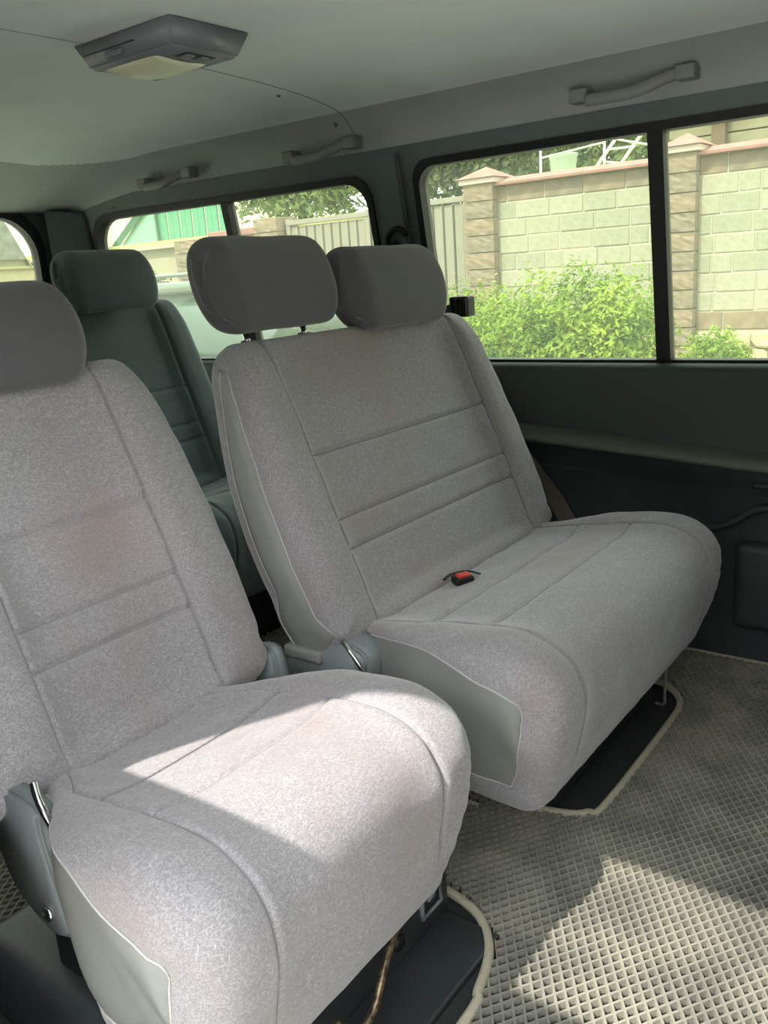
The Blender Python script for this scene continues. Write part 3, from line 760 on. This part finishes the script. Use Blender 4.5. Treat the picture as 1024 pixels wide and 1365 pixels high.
pillar(8.47, .42, 1.72, 'brown stone pillar left of the metal fence, seen in the rear side window', cap=False)
pillar(9.95, .72, 1.56, 'broad brown pillar in front of the green shed', cap=False)

M_fence = mat('fence_sheet', (138, 133, 118), .55, .1, var=.05, scale=4)
def metal_fence(y0, y1, ztop, label, step=.13):
    root = empty('metal_fence', (XWALL+.05, (y0+y1)/2, GZ)); tag(root, label, 'fence')
    n = int((y1-y0-.12)/step); st = (y1-y0-.12)/n
    bm = bmesh.new(); box(bm, (-.012, -st/2+.006, 0), (.012, st/2-.006, ztop-GZ-.14), .004)
    box(bm, (-.030, -st/2+.012, 0), (-.010, -st/2+.034, ztop-GZ-.145), .003)
    me = bpy.data.meshes.new('fence_panel'); bm.to_mesh(me); bm.free(); me.materials.append(M_fence)
    for i in range(n): inst('fence_panel', me, (XWALL+.06, y0+.06+st*(i+.5), GZ+.06), root)
    for y in (y0+.03, y1-.03):
        bm = bmesh.new(); box(bm, (XWALL+.02, y-.035, GZ), (XWALL+.11, y+.035, ztop+.02), .006); child(link('post', bm, M_fence, smooth=False), root)
    for z in (ztop-.06, GZ+.12):
        bm = bmesh.new(); box(bm, (XWALL+.01, y0, z), (XWALL+.10, y1, z+.06), .006); child(link('rail', bm, M_fence, smooth=False), root)
metal_fence(5.42, 6.80, 1.70, 'beige ribbed metal fence section beside the capped pillar')
metal_fence(6.84, 8.22, 1.66, 'beige ribbed metal fence section nearest the rear side window')
lowall = empty('garden_wall', (9.1, 9.0, GZ)); tag(lowall, 'low pale wall with red coping running on behind the broad pillar', 'wall')
bm = bmesh.new(); box(bm, (9.0, 8.66, GZ), (9.25, 9.65, 1.54), .01); child(link('wall_body', bm, M_blk[0], smooth=False), lowall)
bm = bmesh.new(); box(bm, (8.93, 8.66, 1.54), (9.32, 9.65, 1.63), .02); child(link('coping', bm, M_red_cap, smooth=False), lowall)
lw2 = empty('retaining_wall', (9.1, 14, GZ)); tag(lw2, 'long cream retaining wall going away behind the last row, left of the broad pillar', 'wall')
bm = bmesh.new(); box(bm, (9.0, 10.33, GZ), (9.3, 22, 1.48), .01); child(link('wall_body', bm, mat('cream_render', (166, 160, 132), .9, var=.08, scale=2), smooth=False), lw2)
for z, w_ in ((1.48, .08), (.60, .03), (.95, .03)):
    bm = bmesh.new(); box(bm, (8.98-w_, 10.33, z), (9.32, 22, z+.05), .01); child(link('ledge', bm, mat('ledge_cream', (176, 170, 144), .9), smooth=False), lw2)

# raised garden behind the wall, railing, bucket, ladder
bm = bmesh.new(); box(bm, (9.3, -12, GZ), (40, 60, 1.62)); link('garden_ground', bm, mat('dry_grass', (170, 168, 110), .95, var=.25, scale=2, bump=.6, bscale=20), smooth=False, kind='structure')
M_white = mat('white_paint', (205, 205, 195), .5)
rl = empty('white_railing', (9.75, 3.7, 1.62)); tag(rl, 'white painted metal railing on top of the block wall', 'railing')
for y in (4.86, 4.09, 3.42):
    bm = bmesh.new(); tube(bm, [(9.75, y, 1.62), (9.75, y, 2.20)], .014, 8); child(link('rail_post', bm, M_white), rl)
for z, z2, z3 in ((1.85, 1.88, 1.80), (2.06, 2.13, 1.99)):
    bm = bmesh.new(); tube(bm, [(9.75, 4.86, z), (9.75, 4.09, z2)], .011, 8); child(link('rail_bar', bm, M_white), rl)
    bm = bmesh.new(); tube(bm, [(9.75, 4.09, z2+.05), (9.75, 3.42, z3)], .011, 8); child(link('rail_bar', bm, M_white), rl)
ld = empty('ladder', (10.5, 4.3, 1.62)); tag(ld, 'pale ladder leaning behind the white railing', 'ladder')
for d in (0, .28):
    bm = bmesh.new(); tube(bm, [(10.4+d*.2, 4.75-d, 1.62), (11.0+d*.2, 3.95-d, 2.9)], .02, 8); child(link('stile', bm, M_white), ld)
for k in range(6):
    t = (k+.5)/6; bm = bmesh.new(); tube(bm, [(10.4+.6*t, 4.75-.8*t, 1.62+1.28*t), (10.456+.6*t, 4.47-.8*t, 1.62+1.28*t)], .014, 6); child(link('rung', bm, M_white), ld)
bk = empty('bucket', (10.05, 4.72, 1.62)); bk.scale = (.82, .82, 1.62); tag(bk, 'pale green plastic tub standing behind the white railing', 'tub')
bm = bmesh.new(); prof_ = [(.14, 0), (.165, .12), (.19, .27), (.205, .285), (.205, .30), (.185, .30), (.17, .27), (.13, .02)]
rows = [[bm.verts.new((r*math.cos(2*math.pi*k/24), r*math.sin(2*math.pi*k/24), z)) for k in range(24)] for r, z in prof_]
for a, b in zip(rows, rows[1:]):
    for k in range(24): bm.faces.new((a[k], a[(k+1) % 24], b[(k+1) % 24], b[k]))
bm.faces.new(rows[-1]); bm.faces.new(list(reversed(rows[0])))
link('tub_body', bm, mat('tub_plastic', (160, 176, 156), .5), bk)
# house with weatherboards behind the right-hand wall section
hs = empty('wooden_house', (13, 0, 1.62)); tag(hs, 'dark weatherboarded house front behind the right-hand wall section', 'house')
M_wood = mat('weathered_board', (122, 118, 96), .85, var=.15, scale=3)
bm = bmesh.new(); box(bm, (13.05, -5, 1.5), (14.7, 4.5, 5)); child(link('house_wall', bm, mat('dark_house_wall', (90, 88, 72), .9), smooth=False), hs)  # plain darker wall behind the planks
bm = bmesh.new(); box(bm, (-.02, -4.75, -.085), (.02, 4.75, .085), .006); me = bpy.data.meshes.new('plank'); bm.to_mesh(me); bm.free(); me.materials.append(M_wood)
for k in range(12): inst('plank', me, (13.02-.01*(k % 2), -.25, 1.75+.19*k), hs)
bm = bmesh.new(); box(bm, (12.85, 3.70, 1.5), (12.98, 3.88, 4.4), .01); child(link('porch_post', bm, mat('brown_post', (92, 74, 58), .8), smooth=False), hs)

# foliage -------------------------------------------------------------
def leaf_mat(name, c1, c2):
    M = mat(name, c1, .55, col2=c2, scale=3, detail=6); b = M.node_tree.nodes['Principled BSDF']
    b.inputs['Transmission Weight'].default_value = 0; n = M.node_tree
    t = n.nodes.new('ShaderNodeBsdfTranslucent'); mx = n.nodes.new('ShaderNodeMixShader'); mx.inputs['Fac'].default_value = .35
    rmp = [q for q in n.nodes if q.type == 'VALTORGB'][0]
    n.links.new(rmp.outputs['Color'], t.inputs['Color']); n.links.new(b.outputs[0], mx.inputs[1]); n.links.new(t.outputs[0], mx.inputs[2])
    n.links.new(mx.outputs[0], n.nodes['Material Output'].inputs['Surface']); return M
M_leaf = leaf_mat('bush_leaf', (76, 112, 22), (156, 178, 50))
M_tleaf = leaf_mat('tree_leaf', (78, 102, 50), (128, 146, 78))
M_dleaf = leaf_mat('dark_tree_leaf', (56, 76, 42), (98, 114, 66))
M_bark = mat('bark', (92, 80, 62), .9, var=.2, scale=10)
def leaves(blobs, n, size, seed, shell=.35, tip=None):
    rnd = random.Random(seed); vs = []; fs = []
    tot = sum(b[3]*b[4]*b[5] for b in blobs)**1.0
    for (x, y, z, a, b, c) in blobs:
        k = int(n*(a*b*c)/tot)
        for _ in range(k):
            while True:
                d = Vector([rnd.gauss(0, 1) for _ in range(3)]).normalized()
                if d.z > -.6: break
            q = 1-abs(rnd.gauss(0, shell)); q = max(.2, q)*rnd.uniform(.93, 1.08)
            lump = 1+.13*math.sin(d.x*9+x*5)*math.sin(d.y*11+y*3)+.08*math.sin(d.z*14+d.y*17)
            p = Vector((x+d.x*a*q*lump, y+d.y*b*q*lump, z+d.z*c*q*lump))
            nrm = (d*.7+Vector((rnd.uniform(-1, 1), rnd.uniform(-1, 1), rnd.uniform(-.2, 1.2)))).normalized()
            t = nrm.cross(Vector((rnd.uniform(-1, 1), rnd.uniform(-1, 1), rnd.uniform(-1, 1)))).normalized(); s = nrm.cross(t)
            L = size*rnd.uniform(.6, 1.3); i = len(vs)
            vs += [p-t*L, p+s*L*.42+nrm*L*.1, p+t*L, p-s*L*.42+nrm*L*.1]; fs.append((i, i+1, i+2, i+3))
    me = bpy.data.meshes.new('foliage'); me.from_pydata([tuple(v) for v in vs], [], fs); return me
def plant(name, blobs, n, size, seed, m, label, cat, stems, shell=.35, group=None):
    root = empty(name, (blobs[0][0], blobs[0][1], stems[0][0][2])); tag(root, label, cat, group)
    me = leaves(blobs, n, size, seed, shell); me.materials.append(m)
    o = bpy.data.objects.new('foliage', me); C.objects.link(o); child(o, root); o['kind'] = 'stuff'
    for st in stems:
        bm = bmesh.new(); P = catmull(st[:-1], 5); r = st[-1]
        tube(bm, P, [r*(1-.65*i/(len(P)-1)) for i in range(len(P))], 8); child(link('trunk' if r > .04 else 'stem', bm, M_bark), root)
    return root
B1 = [(6.5, 3.95, .12, .62, .80, .66), (6.5, 3.0, .14, .6, .75, .72), (6.45, 2.62, .20, .55, .42, .66), (6.6, 4.6, .1, .6, .7, .62), (6.4, 3.4, .05, .75, .8, .60)]
plant('bush', B1, 46000, .026, 3, M_leaf, 'large bright green leafy bush in front of the block wall, left of the divider', 'bush',
      [[(6.5, 3.6+dx, GZ), (6.5+.1*dx, 3.6+dx*1.3, -.1), (6.5, 3.6+dx*1.8, .35), .022] for dx in (-.5, -.25, 0, .25, .5)])
B2 = [(6.45, 1.88, -.10, .42, .27, .48), (6.45, 1.66, -.25, .35, .22, .38)]
plant('bush', B2, 11000, .026, 4, M_leaf, 'lower end of green shrubbery to the right of the window divider', 'bush',
      [[(6.5, 1.95+dx, GZ), (6.5, 1.95+dx*1.5, -.2), (6.5, 1.95+dx*2, .05), .018] for dx in (-.12, 0, .12)])
# sprigs on top of the bush
T1 = [(12.6, 11.35, 2.9, 1.1, 1.15, 1.5), (12.4, 10.6, 2.5, 1.0, .95, 1.2)]
plant('tree', T1, 12000, .075, 5, M_tleaf, 'light green tree above the metal fence, seen in the rear side window', 'tree',
      [[(12.6, 10.9, 1.6), (12.5, 11.0, 2.2), (12.4, 10.7, 2.9), (12.1, 10.4, 3.4), .10], [(12.6, 10.9, 2.0), (12.1, 11.2, 2.5), (11.9, 11.7, 3.0), .06]], shell=.5)
T2 = [(13.2, 8.3, 2.5, 1.0, .9, 1.5), (13.2, 7.3, 2.5, 1.0, .9, 1.4)]
plant('tree', T2, 13000, .06, 6, M_dleaf, 'dark green tree behind the capped pillar, seen past the belt pillar', 'tree',
      [[(13, 7.7, 1.6), (13, 7.7, 2.2), (13.1, 7.6, 3), .12]], shell=.45)
T3 = [(16.5, 6.9, 2.9, 1.3, 1.4, 2.0), (16.5, 8.4, 2.9, 1.3, 1.2, 2.0), (15.8, 5.6, 2.6, .9, .7, 1.6)]
plant('tree', T3, 12000, .08, 8, M_tleaf, 'pale green tree in the distance behind the white railing', 'tree',
      [[(16.3, 6.9, 1.6), (16.3, 6.9, 2.4), (16.4, 7.0, 3.4), .14]], shell=.5)
# green shed with ribbed wall and lean roof
gs = empty('green_shed', (13, 14, 1.62)); tag(gs, 'green corrugated shed with a slanting roof edge beyond the broad pillar', 'shed')
M_green = mat('green_sheet', (76, 142, 112), .5, var=.08, scale=3)
me_b = bmesh.new(); box(me_b, (-.02, -.085, 0), (.02, .085, 1.9), .015); me = bpy.data.meshes.new('wall_panel'); me_b.to_mesh(me); me_b.free(); me.materials.append(M_green)
for k in range(12): inst('wall_panel', me, (12.6+.02*(k % 2), 12.95+.19*k, 1.3), gs)
bm = bmesh.new(); tube(bm, [(12.45, 16.5, 1.75), (12.45, 14.1, 3.3)], .09, 4); child(link('roof_edge', bm, mat('green_edge', (58, 120, 104), .5), smooth=False), gs)
child(slab('gable', [(12.5, 15.0, 1.3), (12.5, 16.4, 1.7), (12.5, 15.05, 2.7)], .04, mat('green_gable', (120, 168, 146), .5), None, bev=0), gs)
HG = [(8.55, 10.5, .72, .25, .55, .42), (8.55, 11.3, .72, .25, .5, .40)]
plant('hedge', HG, 5000, .035, 9, M_dleaf, 'dark low hedge against the cream retaining wall, just left of the front headrest', 'hedge',
      [[(8.55, 10.6, GZ), (8.55, 10.6, .1), (8.55, 10.7, .7), .03], [(8.55, 11.2, GZ), (8.55, 11.2, .1), (8.55, 11.3, .7), .03]])
# hillside and far slabs behind
hill = empty('hillside', (20, 30, GZ))
bm = bmesh.new()
rows = []
for i in range(21):
    y = 16+i*1.6
    rows.append([bm.verts.new((-8+j*2.2, y+.6*math.sin(j), 1.2+(y-16)*.17+.5*math.sin(j*.6)*.4)) for j in range(24)])
for a, b in zip(rows, rows[1:]):
    for i in range(23): bm.faces.new((a[i], b[i], b[i+1], a[i+1]))
o = link('hill_slope', bm, mat('pale_hillside', (168, 162, 130), .95, var=.12, scale=.8), hill); o.matrix_parent_inverse = Matrix.Translation(-hill.location); hill['kind'] = 'structure'
# grey-roofed outbuilding and pale terrace seen through the tailgate window
ob = empty('outbuilding', (5.6, 13, GZ)); tag(ob, 'grey gabled outbuilding seen through the tailgate window at left', 'outbuilding')
bm = bmesh.new(); v = [(3.0, 13.0, 1.50), (8.18, 13.0, 1.50), (8.24, 13.0, 1.38), (7.1, 13.0, 3.7), (3.0, 13.0, 3.7)]
a = [bm.verts.new(p) for p in v]; b = [bm.verts.new((p[0], p[1]+2, p[2])) for p in v]
bm.faces.new(a); bm.faces.new(list(reversed(b)))
for i in range(5): bm.faces.new((a[i], a[(i+1) % 5], b[(i+1) % 5], b[i]))
bmesh.ops.recalc_face_normals(bm, faces=bm.faces[:]); child(link('gable_wall', bm, mat('grey_roof', (122, 124, 112), .9, var=.22, scale=9, detail=8), smooth=False), ob)
bm = bmesh.new(); box(bm, (3.0, 13.1, GZ), (8.3, 15.0, 1.50)); child(link('wall_body', bm, mat('cream_boards', (172, 167, 130), .9, var=.05), smooth=False), ob)
for z in (.55, .90, 1.12, 1.36):
    bm = bmesh.new(); box(bm, (3.0, 13.02, z), (8.32, 13.12, z+.04), .01); child(link('ledge', bm, mat('ledge_olive', (160, 152, 108), .9), smooth=False), ob)

# parked car right beside the van ----------------------------------------
car = empty('parked_car', (3.7, 4.0, GZ)); tag(car, 'pale silver car parked beside the van, its roof and glass seen between the headrests', 'car')
M_car = mat('car_paint', (112, 124, 112), .25, .4, spec=.6); M_cgl = mat('car_glass', (74, 92, 78), .12, 0, spec=.8)
# longitudinal section (y, z) of a wagon; extruded across X with tumblehome
sec_c = [(2.05, -.30), (2.05, .10), (2.30, .32), (2.55, .42), (5.9, .42), (6.35, .38), (6.6, .10), (6.6, -.30)]
bm = bmesh.new(); A = []
for x, ins in ((2.75, .05), (2.68, .0), (4.55, .0), (4.48, .05)):
    A.append([bm.verts.new((x, y + (ins if y < 4 else -ins), z)) for y, z in sec_c])
for a, b in zip(A, A[1:]):
    for i in range(len(a)): bm.faces.new((a[i], a[(i+1) % len(a)], b[(i+1) % len(a)], b[i]))
bm.faces.new(A[0]); bm.faces.new(list(reversed(A[-1]))); bmesh.ops.recalc_face_normals(bm, faces=bm.faces[:])
bmesh.ops.bevel(bm, geom=bm.edges[:], offset=.03, segments=2, affect='EDGES')
child(link('car_body', bm, M_car), car)
bm = bmesh.new(); base = [(2.78, 2.35), (4.45, 2.35), (4.45, 5.6), (2.78, 5.6)]; top_ = [(2.98, 2.95), (4.25, 2.95), (4.25, 4.9), (2.98, 4.9)]
a = [bm.verts.new((x, y, .42)) for x, y in base]; b = [bm.verts.new((x, y, .90)) for x, y in top_]
bm.faces.new(a); bm.faces.new(b)
for i in range(4): bm.faces.new((a[i], a[(i+1) % 4], b[(i+1) % 4], b[i]))
bmesh.ops.recalc_face_normals(bm, faces=bm.faces[:]); bmesh.ops.bevel(bm, geom=bm.edges[:], offset=.02, segments=2, affect='EDGES')
child(link('greenhouse_glass', bm, M_cgl), car)
bm = bmesh.new(); box(bm, (2.95, 2.9, .89), (4.28, 4.95, .955), .03); child(link('car_roof', bm, M_car), car)
for x in (3.0, 4.2):
    bm = bmesh.new(); tube(bm, catmull([(x, 3.0, .95), (x, 3.1, 1.0), (x, 4.7, 1.0), (x, 4.85, .95)], 5), .014, 8); child(link('roof_rail', bm, M_car), car)
for p, q in (((2.80, 2.36, .42), (2.99, 2.95, .90)), ((2.80, 3.45, .42), (2.98, 3.55, .90)), ((2.80, 4.5, .42), (2.98, 4.45, .90)), ((2.80, 5.6, .42), (2.99, 4.9, .90))):
    bm = bmesh.new(); tube(bm, [p, q], .03, 8); child(link('roof_pillar', bm, M_car), car)
for x in (2.72, 4.36):
    for y in (2.75, 5.75):
        bm = bmesh.new(); tube(bm, [(x, y, GZ+.31), (x+.18, y, GZ+.31)], .31, 24); wh = child(link('wheel', bm, M_black, smooth=False), car)
car.location.y += .9
print('cells', ncell)
